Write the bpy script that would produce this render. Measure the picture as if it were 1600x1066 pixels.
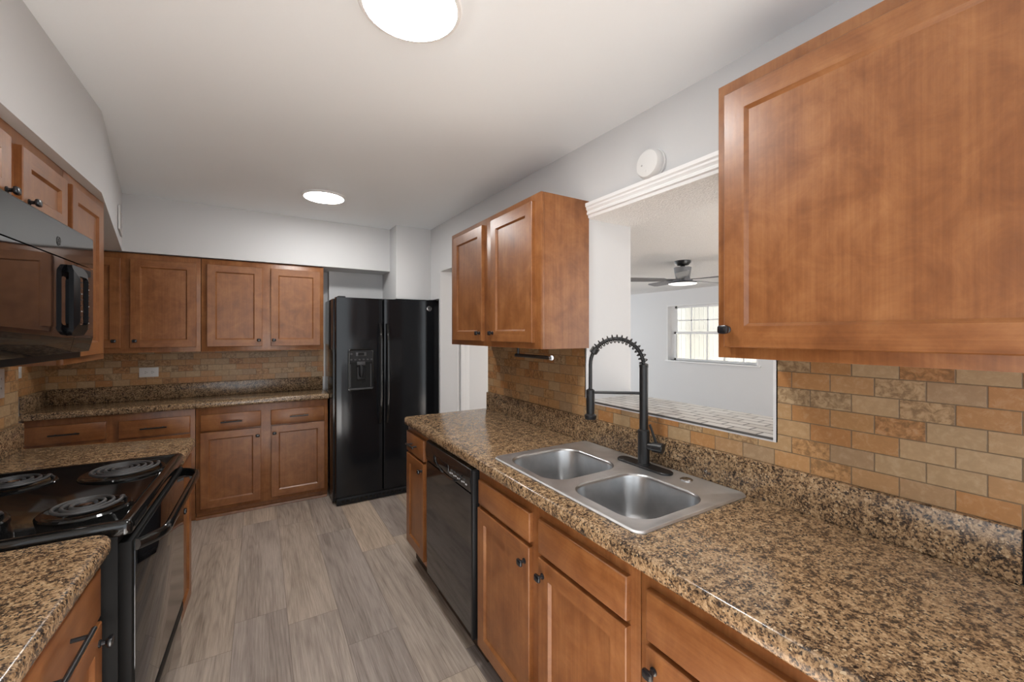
import bpy, bmesh, math, random
from math import sin, cos, pi, radians, floor
from mathutils import Vector, Matrix
random.seed(7)
scene = bpy.context.scene
col = scene.collection
for o in list(bpy.data.objects):
    bpy.data.objects.remove(o)

# ------------------------------------------------------------------ camera, world, exposure
YAW = math.atan2(394, 648.4)
cam_d = bpy.data.cameras.new('camera')
cam = bpy.data.objects.new('camera', cam_d); col.objects.link(cam)
cam.location = (0, 0, 1.44)
cam.rotation_euler = (pi/2, 0, -YAW)
cam_d.sensor_width = 36.0; cam_d.sensor_fit = 'HORIZONTAL'
cam_d.lens = 648.4/1600*36.0
cam_d.shift_y = -12.0/1600
cam_d.clip_start = 0.02
scene.camera = cam

world = bpy.data.worlds.new('daylight'); scene.world = world
world.use_nodes = True
wn = world.node_tree.nodes; wl = world.node_tree.links
bg = wn['Background']
bg.inputs[0].default_value = (0.90, 0.955, 1.0, 1)
bg.inputs[1].default_value = 1.7

scene.view_settings.view_transform = 'Standard'
scene.view_settings.look = 'None'
scene.view_settings.gamma = 1.0
scene.view_settings.use_curve_mapping = False
scene.view_settings.exposure = 0.5
try:
    scene.cycles.max_bounces = 12
    scene.cycles.diffuse_bounces = 7
    scene.cycles.glossy_bounces = 5
    scene.cycles.transparent_max_bounces = 12
    scene.cycles.sample_clamp_indirect = 6.0
    scene.cycles.caustics_reflective = False
    scene.cycles.caustics_refractive = False
    scene.cycles.use_denoising = True
except Exception:
    pass
LAMP_E = 60.0           # radiance of the round ceiling lights

def portal(name, loc, rot, sx, sy):
    d = bpy.data.lights.new(name, 'AREA'); d.shape = 'RECTANGLE'; d.size = sx; d.size_y = sy
    d.cycles.is_portal = True
    o = bpy.data.objects.new(name, d); col.objects.link(o); o.location = loc; o.rotation_euler = rot
    return o
# unseen openings, added to let daylight in (portals emit nothing themselves, they only guide sampling)
portal('rear_opening_portal', (0.21, -1.78, 1.17), (radians(90), 0, 0), 2.3, 2.32)
portal('side_opening_portal', (-1.57, -0.75, 1.02), (0, radians(-90), 0), 2.02, 1.9)
portal('living_opening_portal', (5.0, 9.05, 1.15), (radians(-90), 0, 0), 4.6, 2.28)
portal('living_window_portal', (7.62, 5.0, 1.44), (0, radians(90), 0), 1.16, 1.8)

portal('living_rear_portal', (4.95, -1.78, 1.15), (radians(90), 0, 0), 4.7, 2.28)
# added sunlight: hits the floor behind the viewer, its bounce brightens the ceilings
sd = bpy.data.lights.new('added_sun', 'SUN'); sd.energy = 36.0; sd.angle = radians(0.6); sd.color = (0.93, 0.97, 1.0)
added_sun = bpy.data.objects.new('added_sun', sd); col.objects.link(added_sun); added_sun.location = (0, -6, 8)
added_sun.rotation_euler = (radians(49), 0, 0)

# ------------------------------------------------------------------ node helpers
class N:
    def __init__(s, name):
        s.m = bpy.data.materials.new(name); s.m.use_nodes = True
        s.t = s.m.node_tree; s.n = s.t.nodes; s.l = s.t.links
        s.b = s.n['Principled BSDF']
    def add(s, typ, **kw):
        n = s.n.new(typ)
        for k, v in kw.items():
            setattr(n, k, v)
        return n
    def inp(s, node, i, v):
        if v is None: return
        if isinstance(v, bpy.types.NodeSocket): s.l.new(v, node.inputs[i])
        else: node.inputs[i].default_value = v
    def math(s, op, a, b=None, c=None, clamp=False):
        n = s.add('ShaderNodeMath', operation=op, use_clamp=clamp)
        s.inp(n, 0, a); s.inp(n, 1, b); s.inp(n, 2, c)
        return n.outputs[0]
    def comb(s, x, y, z):
        n = s.add('ShaderNodeCombineXYZ'); s.inp(n, 0, x); s.inp(n, 1, y); s.inp(n, 2, z)
        return n.outputs[0]
    def pos(s):
        g = s.add('ShaderNodeNewGeometry'); x = s.add('ShaderNodeSeparateXYZ'); s.l.new(g.outputs['Position'], x.inputs[0])
        return g.outputs['Position'], x.outputs[0], x.outputs[1], x.outputs[2]
    def scale(s, v, sc, off=(0, 0, 0)):
        n = s.add('ShaderNodeMapping'); s.inp(n, 0, v); n.inputs['Scale'].default_value = sc; n.inputs['Location'].default_value = off
        return n.outputs[0]
    def noise(s, v, scale, detail=3, rough=0.55, dist=0.0):
        n = s.add('ShaderNodeTexNoise'); s.inp(n, 'Vector', v)
        n.inputs['Scale'].default_value = scale; n.inputs['Detail'].default_value = detail
        n.inputs['Roughness'].default_value = rough; n.inputs['Distortion'].default_value = dist
        return n.outputs[0]
    def white(s, v):
        n = s.add('ShaderNodeTexWhiteNoise'); s.inp(n, 'Vector', v); return n.outputs[0]
    def ramp(s, f, stops, interp='LINEAR'):
        n = s.add('ShaderNodeValToRGB'); n.color_ramp.interpolation = interp
        e = n.color_ramp.elements
        while len(e) < len(stops): e.new(0.5)
        for i, (p, c) in enumerate(stops):
            e[i].position = p; e[i].color = (c[0], c[1], c[2], 1) if not isinstance(c, float) else (c, c, c, 1)
        s.inp(n, 0, f); return n.outputs[0]
    def mix(s, f, a, b, mode='MIX'):
        n = s.add('ShaderNodeMix', data_type='RGBA', blend_type=mode)
        s.inp(n, 0, f); s.inp(n, 6, a if isinstance(a, bpy.types.NodeSocket) else (*a, 1)); s.inp(n, 7, b if isinstance(b, bpy.types.NodeSocket) else (*b, 1))
        return n.outputs[2]
    def bump(s, h, strength=0.2, dist=0.01):
        n = s.add('ShaderNodeBump'); n.inputs['Strength'].default_value = strength; n.inputs['Distance'].default_value = dist
        s.inp(n, 'Height', h); s.l.new(n.outputs[0], s.b.inputs['Normal'])
    def base(s, c): s.inp(s.b, 'Base Color', c if isinstance(c, bpy.types.NodeSocket) else (*c, 1))
    def set(s, **kw):
        names = dict(rough='Roughness', metal='Metallic', spec='Specular IOR Level', coat='Coat Weight', coatr='Coat Roughness', aniso='Anisotropic')
        for k, v in kw.items(): s.inp(s.b, names[k], v)
        return s

def plain(name, c, rough=0.5, metal=0.0, spec=0.5, coat=0.0, coatr=0.05, grain=0.0, gscale=300):
    n = N(name); n.set(rough=rough, metal=metal, spec=spec, coat=coat, coatr=coatr)
    p, x, y, z = n.pos()
    f = n.noise(p, 3.0, 2)
    n.base(n.mix(n.math('MULTIPLY', f, 0.10), c, tuple(k*0.8 for k in c)))
    if grain: n.bump(n.noise(p, gscale, 3), grain, 0.002)
    return n.m

def wood(name, ax):
    """stained maple; ax = grain direction"""
    n = N(name); p, x, y, z = n.pos()
    sc = {'x': (1.6, 26, 26), 'y': (26, 1.6, 26), 'z': (26, 26, 1.6)}[ax]
    g = n.noise(n.scale(p, sc), 1.0, 5, 0.6, 0.35)
    fine = n.noise(n.scale(p, tuple(k*6 if k > 5 else k*2 for k in sc)), 1.0, 3, 0.6)
    blot = n.noise(p, 10.0, 7, 0.66, 0.5)
    f = n.math('ADD', n.math('MULTIPLY', g, 0.26), n.math('ADD', n.math('MULTIPLY', blot, 0.56), n.math('MULTIPLY', fine, 0.18)))
    c = n.ramp(f, [(0.30, (0.130, 0.043, 0.012)), (0.46, (0.208, 0.076, 0.023)), (0.54, (0.252, 0.099, 0.032)), (0.68, (0.338, 0.146, 0.052))])
    n.base(c); n.set(rough=n.math('ADD', n.math('MULTIPLY', blot, 0.12), 0.27), spec=0.5)
    n.bump(n.math('ADD', fine, n.math('MULTIPLY', blot, 0.5)), 0.05, 0.002)
    return n.m

def granite(name):
    n = N(name); p, x, y, z = n.pos()
    a = n.noise(p, 122, 5, 0.66, 0.6); b = n.noise(p, 420, 3, 0.6); big = n.noise(p, 38, 4, 0.6, 0.4)
    v = n.add('ShaderNodeTexVoronoi'); n.inp(v, 'Vector', p); v.inputs['Scale'].default_value = 260
    wn_ = n.white(v.outputs['Position'])
    f = n.math('ADD', n.math('MULTIPLY', a, 0.62), n.math('ADD', n.math('MULTIPLY', b, 0.14), n.math('MULTIPLY', big, 0.30)))
    c = n.ramp(f, [(0.42, (0.018, 0.013, 0.010)), (0.478, (0.085, 0.053, 0.032)), (0.522, (0.235, 0.148, 0.079)),
                   (0.59, (0.38, 0.252, 0.140)), (0.70, (0.55, 0.40, 0.245))])
    c = n.mix(n.math('GREATER_THAN', wn_, 0.90), c, (0.045, 0.035, 0.028))
    c2 = n.mix(n.math('LESS_THAN', wn_, 0.04), c, (0.46, 0.34, 0.21))
    n.base(c2); n.set(rough=0.20, spec=0.5)
    n.bump(n.noise(p, 400, 2), 0.05, 0.001)
    return n.m

def tile(name, ax, u0, z0, tone=1.0):
    n = N(name); p, x, y, z = n.pos()
    u = {'x': x, 'y': y}[ax]; W, H = 0.0985, 0.049
    rz = n.math('DIVIDE', n.math('SUBTRACT', z, z0), H)
    row = n.math('FLOOR', rz)
    par = n.math('MULTIPLY', n.math('MODULO', n.math('ADD', row, 40.0), 2.0), 0.5)
    uu = n.math('ADD', n.math('DIVIDE', n.math('SUBTRACT', u, u0), W), par)
    cl = n.math('FLOOR', uu)
    fx = n.math('MULTIPLY', n.math('SUBTRACT', uu, cl), W); fz = n.math('MULTIPLY', n.math('SUBTRACT', rz, row), H)
    dx = n.math('MINIMUM', fx, n.math('SUBTRACT', W, fx)); dz = n.math('MINIMUM', fz, n.math('SUBTRACT', H, fz))
    d = n.math('MINIMUM', dx, dz)
    d = n.math('ADD', d, n.math('MULTIPLY', n.math('SUBTRACT', n.noise(p, 90, 2), 0.5), 0.0016))
    face = n.math('DIVIDE', n.math('SUBTRACT', d, 0.0008), 0.0011, clamp=True)
    idv = n.comb(n.math('ADD', cl, 0.5), n.math('ADD', row, 0.5), 0.3)
    w1 = n.white(idv); w2 = n.white(n.comb(n.math('ADD', cl, 7.5), n.math('ADD', row, 3.5), 1.7))
    k = tone
    c = n.ramp(w1, [(0.0, (0.42*k, 0.285*k, 0.155*k)), (0.22, (0.46*k, 0.320*k, 0.180*k)), (0.40, (0.44*k, 0.250*k, 0.105*k)),
                    (0.58, (0.42*k, 0.195*k, 0.070*k)), (0.78, (0.47*k, 0.255*k, 0.105*k)), (1.0, (0.37*k, 0.250*k, 0.145*k))])
    off = n.scale(p, (1, 1, 1)); mot = n.noise(n.comb(n.math('ADD', u, n.math('MULTIPLY', w1, 9.0)), z, n.math('MULTIPLY', w2, 9.0)), 58, 8, 0.68, 0.5)
    dark = n.math('MULTIPLY', n.ramp(mot, [(0.40, 1.0), (0.56, 0.0)]), n.math('ADD', 0.12, n.math('MULTIPLY', n.math('GREATER_THAN', w2, 0.68), 0.55)))
    c = n.mix(dark, c, (0.15*k, 0.085*k, 0.04*k))
    c = n.mix(n.math('MULTIPLY', n.ramp(mot, [(0.52, 0.0), (0.72, 1.0)]), 0.35), c, (0.58*k, 0.46*k, 0.31*k))
    c = n.mix(face, (0.20*k, 0.135*k, 0.08*k), c)
    n.base(c); n.set(rough=0.42, spec=0.4)
    n.bump(n.math('ADD', face, n.math('MULTIPLY', mot, 0.35)), 0.35, 0.002)
    return n.m

def plank_floor():
    n = N('floor_planks'); p, x, y, z = n.pos()
    W, L = 0.228, 1.22
    ux = n.math('DIVIDE', n.math('SUBTRACT', x, 0.12), W); ix = n.math('FLOOR', ux)
    r = n.white(n.comb(n.math('ADD', ix, 0.5), 0.2, 0.7))
    uy = n.math('ADD', n.math('DIVIDE', y, L), n.math('MULTIPLY', r, 3.0)); iy = n.math('FLOOR', uy)
    w1 = n.white(n.comb(n.math('ADD', ix, 0.5), n.math('ADD', iy, 0.5), 0.1)); w2 = n.white(n.comb(n.math('ADD', iy, 3.5), n.math('ADD', ix, 0.5), 0.9))
    fx = n.math('MULTIPLY', n.math('SUBTRACT', ux, ix), W); fy = n.math('MULTIPLY', n.math('SUBTRACT', uy, iy), L)
    d = n.math('MINIMUM', n.math('MINIMUM', fx, n.math('SUBTRACT', W, fx)), n.math('MINIMUM', fy, n.math('SUBTRACT', L, fy)))
    seam = n.math('DIVIDE', d, 0.0016, clamp=True)
    q = n.comb(n.math('ADD', x, n.math('MULTIPLY', w1, 13.0)), n.math('ADD', y, n.math('MULTIPLY', w2, 17.0)), n.math('MULTIPLY', w1, 5.0))
    # cathedral figure: distorted bands
    fld = n.noise(n.scale(q, (5.5, 0.42, 1)), 1.0, 2, 0.5, 0.3)
    bands = n.math('SINE', n.math('MULTIPLY', fld, 120.0))
    bands = n.math('SUBTRACT', 1.0, n.math('MULTIPLY', n.math('POWER', n.math('ADD', n.math('MULTIPLY', bands, 0.5), 0.5), 3.0), 2.0))
    fib = n.noise(n.scale(q, (190, 5.5, 1)), 1.0, 4, 0.65)
    cloud = n.noise(n.scale(q, (11, 0.9, 1)), 1.0, 5, 0.62)
    f = n.math('ADD', n.math('MULTIPLY', n.math('ADD', n.math('MULTIPLY', bands, 0.5), 0.5), 0.055), n.math('ADD', n.math('MULTIPLY', fib, 0.47), n.math('MULTIPLY', cloud, 0.475)))
    c = n.ramp(f, [(0.34, (0.20, 0.160, 0.132)), (0.47, (0.345, 0.287, 0.241)), (0.57, (0.445, 0.378, 0.322)), (0.70, (0.57, 0.490, 0.415))])
    tint = n.ramp(w1, [(0.0, (0.80, 0.80, 0.84)), (0.35, (0.96, 0.95, 0.95)), (0.7, (1.05, 1.02, 0.97)), (1.0, (1.2, 1.13, 1.03))])
    c = n.mix(1.0, c, tint, 'MULTIPLY')
    c = n.mix(seam, (0.13, 0.10, 0.08), c)
    n.base(c); n.set(rough=n.math('ADD', 0.36, n.math('MULTIPLY', fib, 0.15)), spec=0.42)
    n.bump(n.math('ADD', seam, n.math('MULTIPLY', f, 0.6)), 0.12, 0.002)
    return n.m

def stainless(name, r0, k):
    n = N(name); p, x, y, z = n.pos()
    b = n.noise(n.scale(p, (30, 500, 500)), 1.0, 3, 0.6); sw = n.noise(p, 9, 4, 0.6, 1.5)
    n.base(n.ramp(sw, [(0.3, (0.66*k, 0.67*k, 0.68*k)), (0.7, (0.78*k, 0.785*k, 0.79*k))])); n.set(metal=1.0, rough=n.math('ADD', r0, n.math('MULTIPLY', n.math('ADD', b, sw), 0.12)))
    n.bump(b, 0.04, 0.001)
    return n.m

def popcorn():
    n = N('popcorn_ceiling'); p, x, y, z = n.pos()
    h = n.noise(p, 110, 3, 0.7)
    n.base(n.ramp(h, [(0.3, (0.78, 0.785, 0.79)), (0.7, (0.90, 0.90, 0.90))])); n.set(rough=0.95, spec=0.1)
    n.bump(n.ramp(h, [(0.35, 0.0), (0.65, 1.0)]), 0.7, 0.006)
    return n.m

def paint(name, c, rough=0.7, b=0.03):
    n = N(name); p, x, y, z = n.pos()
    n.base(n.mix(n.noise(p, 1.3, 2), c, tuple(k*0.97 for k in c))); n.set(rough=rough, spec=0.3)
    n.bump(n.noise(p, 160, 3), b, 0.002)
    return n.m

def emit(name, c, s):
    n = N(name); n.base((0.9, 0.9, 0.9)); n.inp(n.b, 'Emission Color', (*c, 1)); n.inp(n.b, 'Emission Strength', s); return n.m

def window_glass():
    n = N('window_glass')
    tr = n.add('ShaderNodeBsdfTransparent'); gl = n.add('ShaderNodeBsdfGlossy'); gl.inputs['Roughness'].default_value = 0.02
    fr = n.add('ShaderNodeFresnel'); mx = n.add('ShaderNodeMixShader')
    n.l.new(fr.outputs[0], mx.inputs[0]); n.l.new(tr.outputs[0], mx.inputs[1]); n.l.new(gl.outputs[0], mx.inputs[2])
    n.l.new(mx.outputs[0], n.n['Material Output'].inputs[0]); return n.m

def black_gloss(name, c=(0.006, 0.006, 0.007), rough=0.09, wav=0.0, spec=0.5, wscale=4):
    n = N(name); p, x, y, z = n.pos(); n.base(c); n.set(rough=rough, spec=spec)
    if wav: n.bump(n.noise(p, wscale, 2), wav, 0.02)
    return n.m

M = {}
M['wz'] = wood('stained_maple_upright', 'z'); M['wy'] = wood('stained_maple_along_wall', 'y'); M['wx'] = wood('stained_maple_across', 'x')
M['granite'] = granite('speckled_laminate')
M['tile_r'] = tile('tumbled_tile_sink_wall', 'y', 0.582, 1.03)
M['tile_b'] = tile('tumbled_tile_back_wall', 'x', 0.02, 1.03)
M['tile_l'] = tile('tumbled_tile_range_wall', 'y', 0.31, 1.03)
M['floor'] = plank_floor()
M['steel'] = stainless('brushed_stainless_rim', 0.33, 0.95); M['bowl'] = stainless('brushed_stainless_bowl_shaded', 0.20, 0.66)  # bowls get the rim's steel darkened in its colour to look shaded
M['wall'] = paint('wall_paint', (0.60, 0.605, 0.612)); M['ceil'] = paint('ceiling_paint', (0.855, 0.90, 0.935))
M['trim'] = paint('trim_paint', (0.82, 0.825, 0.83), 0.35, 0.01); M['popcorn'] = popcorn()
M['jamb'] = paint('jamb_paint', (0.60, 0.605, 0.615), 0.5, 0.12)
M['black'] = plain('matte_black_metal', (0.012, 0.012, 0.013), 0.36, 0.0, 0.5)
M['knob'] = plain('black_knob_metal', (0.012, 0.012, 0.014), 0.22, 0.0, 0.6)
M['fridge'] = black_gloss('black_fridge_enamel', (0.008, 0.0085, 0.010), 0.12, 0.06, 0.36, 3)
M['range'] = black_gloss('black_range_enamel', (0.006, 0.006, 0.006), 0.07)
M['glass'] = black_gloss('black_appliance_glass', (0.006, 0.006, 0.007), 0.03, 0.0, 0.75)
M['dish'] = black_gloss('black_dishwasher_enamel', (0.012, 0.0125, 0.013), 0.05, 0.0, 0.9)
M['wall2'] = paint('living_wall_brightened', (0.74, 0.745, 0.755))  # wall paint made lighter in place of light this room lacks
M['slotgrey'] = plain('grey_slot', (0.40, 0.40, 0.40), 0.7)
M['satin'] = plain('satin_black_side', (0.006, 0.006, 0.006), 0.55, 0.0, 0.15)
M['handle'] = plain('black_molded_handle', (0.006, 0.006, 0.007), 0.3, 0.0, 0.15)
M['plastic'] = plain('black_plastic', (0.010, 0.010, 0.011), 0.42, 0.0, 0.25)
M['greyplastic'] = plain('grey_plastic', (0.055, 0.055, 0.058), 0.4, 0.0, 0.3)
M['coil'] = plain('burner_coil', (0.075, 0.075, 0.077), 0.36, 0.3)
M['mark'] = plain('pale_print', (0.45, 0.45, 0.46), 0.5)
M['chrome'] = plain('chrome', (0.6, 0.6, 0.61), 0.18, 1.0)
M['white'] = plain('white_plastic', (0.68, 0.68, 0.675), 0.4)
M['dark'] = plain('dark_slot', (0.010, 0.010, 0.010), 0.6, 0.0, 0.15)
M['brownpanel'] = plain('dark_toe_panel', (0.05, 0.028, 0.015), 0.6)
M['lamp'] = emit('lit_diffuser', (1.0, 0.985, 0.96), LAMP_E)
M['fanlamp'] = emit('lit_fan_diffuser', (1.0, 0.98, 0.95), 1.0)
M['pane'] = window_glass()
M['grey_fan'] = plain('grey_fan_metal', (0.20, 0.205, 0.22), 0.4)
M['fence'] = plain('bleached_fence_board', (0.33, 0.31, 0.275), 0.8)
M['ground'] = plain('pale_ground', (0.45, 0.43, 0.38), 0.9)
M['stone'] = None

# ------------------------------------------------------------------ mesh builder
class B:
    def __init__(s): s.bm = bmesh.new(); s.mats = []
    def mi(s, m):
        if m not in s.mats: s.mats.append(m)
        return s.mats.index(m)
    def face(s, vs, m):
        try:
            f = s.bm.faces.new(vs); f.material_index = s.mi(m); return f
        except ValueError: return None
    def quad(s, pts, m): return s.face([s.bm.verts.new(p) for p in pts], m)
    def box(s, a, b, m, ch=0.0):
        x0, y0, z0 = [min(a[i], b[i]) for i in range(3)]; x1, y1, z1 = [max(a[i], b[i]) for i in range(3)]
        v = [s.bm.verts.new(p) for p in ((x0,y0,z0),(x1,y0,z0),(x1,y1,z0),(x0,y1,z0),(x0,y0,z1),(x1,y0,z1),(x1,y1,z1),(x0,y1,z1))]
        fs = [s.face([v[i] for i in q], m) for q in ((0,3,2,1),(4,5,6,7),(0,1,5,4),(1,2,6,5),(2,3,7,6),(3,0,4,7))]
        if ch:
            es = list({e for f in fs for e in f.edges})
            r = bmesh.ops.bevel(s.bm, geom=es, offset=ch, segments=2, profile=0.5, affect='EDGES')
            k = s.mi(m)
            for f in r['faces']: f.material_index = k
        return s
    def loft(s, rings, m, cap0=True, cap1=True, closed=True):
        R = [[s.bm.verts.new(p) for p in r] for r in rings]
        n = len(R[0])
        for a, b in zip(R[:-1], R[1:]):
            for i in range(n if closed else n-1):
                j = (i+1) % n
                s.face([a[i], a[j], b[j], b[i]], m)
        if cap0: s.face(list(reversed(R[0])), m)
        if cap1: s.face(R[-1], m)
        return R
    def lathe(s, c, axis, prof, m, seg=24):
        """prof: list of (r, h) along axis from c"""
        A = Vector(axis).normalized(); t = Vector((0, 0, 1)) if abs(A.z) < 0.9 else Vector((1, 0, 0))
        U = A.cross(t).normalized(); V = A.cross(U); c = Vector(c)
        rings = [[c + A*h + (U*cos(2*pi*i/seg) + V*sin(2*pi*i/seg))*max(r, 1e-4) for i in range(seg)] for r, h in prof]
        s.loft(rings, m); return s
    def tube(s, pts, r, m, seg=10, cap=True):
        P = [Vector(p) for p in pts]; n = len(P); rings = []
        T0 = (P[1]-P[0]).normalized(); t = Vector((0, 0, 1)) if abs(T0.z) < 0.9 else Vector((1, 0, 0))
        U = T0.cross(t).normalized()
        for i in range(n):
            T = (P[min(i+1, n-1)] - P[max(i-1, 0)]).normalized()
            U = (U - T*U.dot(T)).normalized(); V = T.cross(U)
            rr = r[i] if isinstance(r, (list, tuple)) else r
            rings.append([P[i] + (U*cos(2*pi*k/seg) + V*sin(2*pi*k/seg))*rr for k in range(seg)])
        s.loft(rings, m, cap, cap); return s
    def prism(s, poly, z0, z1, m):
        z0f = z0 if callable(z0) else (lambda x, y: z0)
        s.loft([[(x, y, z0f(x, y)) for x, y in poly], [(x, y, z1) for x, y in poly]], m); return s
    def ring_plate(s, outer, holes, m):
        """planar fill with holes; loops of points"""
        edges = []
        for lp in [outer] + holes:
            vs = [s.bm.verts.new(p) for p in lp]
            for i in range(len(vs)): edges.append(s.bm.edges.new((vs[i], vs[(i+1) % len(vs)])))
        before = set(s.bm.faces)
        bmesh.ops.triangle_fill(s.bm, use_beauty=True, use_dissolve=False, edges=edges)
        k = s.mi(m)
        for f in s.bm.faces:
            if f not in before: f.material_index = k
        return s
    def done(s, name, parent=None, angle=38, weld=True, recalc=True):
        bm = s.bm
        if weld: bmesh.ops.remove_doubles(bm, verts=bm.verts, dist=1e-5)
        if recalc: bmesh.ops.recalc_face_normals(bm, faces=bm.faces)
        off = Vector((0, 0, 0)); q = parent
        while q is not None: off += q.location; q = q.parent
        if parent is not None and off.length: bmesh.ops.translate(bm, verts=bm.verts, vec=-off)
        me = bpy.data.meshes.new(name); bm.to_mesh(me); bm.free()
        for m in s.mats: me.materials.append(m)
        if len(me.polygons):
            me.polygons.foreach_set('use_smooth', [True]*len(me.polygons))
            me.set_sharp_from_angle(angle=radians(angle))
        o = bpy.data.objects.new(name, me); col.objects.link(o)
        if parent is not None: o.parent = parent
        return o

def thing(name, label, cat, loc, group=None):
    o = bpy.data.objects.new(name, None); col.objects.link(o); o.empty_display_size = 0.05
    o.location = loc; o['label'] = label; o['category'] = cat
    if group: o['group'] = group
    return o
def tag(o, label, cat, group=None):
    o['label'] = label; o['category'] = cat
    if group: o['group'] = group
    return o
def struct(o): o['kind'] = 'structure'; return o

def rrect(x0, x1, y0, y1, r, z, n=6, rs=None):
    """rounded rectangle loop; rs = radii for corners (x1y1, x0y1, x0y0, x1y0)"""
    rs = rs or (r, r, r, r); out = []
    for (cx, cy, sx, sy, a0), rr in zip(((x1, y1, -1, -1, 0), (x0, y1, 1, -1, 90), (x0, y0, 1, 1, 180), (x1, y0, -1, 1, 270)), rs):
        rr = max(rr, 0.0004)
        for k in range(n+1):
            a = radians(a0 + 90*k/n); out.append((cx + sx*rr + rr*cos(a), cy + sy*rr + rr*sin(a), z))
    return out

# ------------------------------------------------------------------ setting: shell
RW = 1.376      # kitchen face of the sink wall
def ceil_z(x, y):
    t = min(max((x+0.6)/1.976, 0), 1); k = min(max((3.72-y)/2.8, 0), 1)
    return 2.434 - 0.018*t - 0.052*t*k

b = B(); nx, ny = 16, 26
xs = [-1.5 + (RW+0.02+1.5)*i/nx for i in range(nx+1)]; ys = [-1.75 + (4.62+1.75)*j/ny for j in range(ny+1)]
g = [[b.bm.verts.new((x, y, ceil_z(x, y))) for y in ys] for x in xs]
for i in range(nx):
    for j in range(ny): b.face([g[i][j], g[i][j+1], g[i+1][j+1], g[i+1][j]], M['ceil'])
b.box((-1.5, -1.75, 2.55), (RW+0.3, 4.62, 2.65), M['ceil'])
struct(b.done('ceiling', recalc=False))

struct(B().box((-1.55, -1.8, -0.1), (7.7, 9.1, 0.0), M['floor']).done('floor'))

b = B(); b.box((-1.55, 0.2, 0), (-0.95, 2.79, 2.55), M['wall']); b.box((-1.55, 2.79, 0), (-1.33, 4.62, 2.55), M['wall'])
struct(b.done('wall_left'))
b = B(); b.box((-1.33, 4.32, 0), (0.555, 4.62, 2.55), M['wall']); b.box((0.555, 4.225, 0), (1.46, 4.62, 2.55), M['wall'])
struct(b.done('wall_back'))
b = B(); b.box((1.05, 3.74, 1.752), (RW, 4.226, 2.55), M['wall'])
struct(b.done('wall_back_bulkhead'))
def soff(x, y): return 2.070 if y < 3 else 2.024
b = B(); b.prism([(-0.605, -1.75), (-0.605, 2.54), (-0.835, 3.95), (1.05, 3.95), (1.05, 4.47), (-1.33, 4.47), (-1.33, 3.95), (-1.33, 2.54), (-1.33, -1.75)], soff, 2.55, M['wall'])
struct(b.done('ceiling_soffit'))

b = B()
P0, P1, PZ0, PZ1, TX = 0.683, 1.552, 1.10, 2.004, 1.676
b.box((RW, -1.75, 0), (TX, P0, 2.55), M['wall']); b.box((RW, P1, 0), (TX, 2.586, 2.55), M['wall'])
b.box((RW, P0, 0), (TX, P1, PZ0), M['wall']); b.box((RW, P0, PZ1), (TX, P1, 2.55), M['wall'])
b.box((RW+0.001, P0, PZ1-0.002), (TX, P1, PZ1), M['popcorn']); b.box((RW+0.001, P1-0.002, PZ0), (TX, P1, PZ1-0.002), M['jamb'])
struct(b.done('wall_right', weld=False))
struct(B().box((RW, 2.586, 1.992), (1.54, 3.496, 2.55), M['wall']).done('wall_right_header'))
struct(B().box((RW, 3.496, 0), (1.54, 3.526, 2.55), M['wall']).done('wall_right_jamb'))
struct(B().box((1.46, 3.526, 0), (1.54, 4.62, 2.55), M['wall']).done('wall_right_niche'))
struct(B().box((RW, 3.526, 1.752), (1.46, 4.62, 2.55), M['wall']).done('wall_right_upper'))
b = B(); b.box((-1.55, -1.85, 0), (-0.95, -1.75, 2.55), M['wall']); b.box((RW, -1.85, 0), (RW+0.3, -1.75, 2.55), M['wall']); b.box((-0.95, -1.85, 2.34), (RW, -1.75, 2.55), M['wall'])
struct(b.done('wall_rear'))

# pass-through: sill tiles, moulding, corner bead
b = B(); b.box((RW-0.004, P0, PZ0), (TX+0.03, P1, PZ0+0.006), M['jamb'])
m = N('sill_tile'); p_, x_, y_, z_ = m.pos()
br = m.add('ShaderNodeTexBrick'); m.inp(br, 'Vector', m.comb(y_, x_, 0.0)); br.offset = 0.5
for k, v in dict(Scale=1.0).items(): br.inputs[k].default_value = v
br.inputs['Color1'].default_value = (0.60, 0.585, 0.56, 1); br.inputs['Color2'].default_value = (0.48, 0.455, 0.42, 1); br.inputs['Mortar'].default_value = (0.09, 0.085, 0.08, 1)
br.inputs['Mortar Size'].default_value = 0.0036; br.inputs['Brick Width'].default_value = 0.0985; br.inputs['Row Height'].default_value = 0.049; br.inputs['Mortar Smooth'].default_value = 0.1
m.base(br.outputs[0]); m.set(rough=0.3); m.bump(m.noise(p_, 60, 4), 0.15, 0.003)
b.box((RW-0.006, P0+0.001, PZ0+0.006), (TX+0.032, P1-0.001, PZ0+0.013), m.m, 0.001)
struct(b.done('trim_pass_through_sill', weld=False))
b = B()
prof = [(0, 2.000), (0.010, 2.000), (0.012, 2.012), (0.020, 2.016), (0.020, 2.026), (0.016, 2.030), (0.024, 2.040), (0.024, 2.048), (0.030, 2.054), (0.030, 2.069), (0, 2.069)]
b.loft([[(RW-d, y, z) for d, z in prof] for y in (0.66, 1.566)], M['trim'])
struct(b.done('trim_pass_through_head', angle=20))
b = B(); b.box((RW-0.006, P1-0.004, 1.12), (RW+0.004, P1+0.012, 2.0), M['trim'], 0.002); b.box((RW-0.006, P0-0.014, 1.10), (RW+0.006, P0+0.002, 2.0), M['trim'], 0.002)
struct(b.done('trim_pass_through_bead', weld=False))

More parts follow.
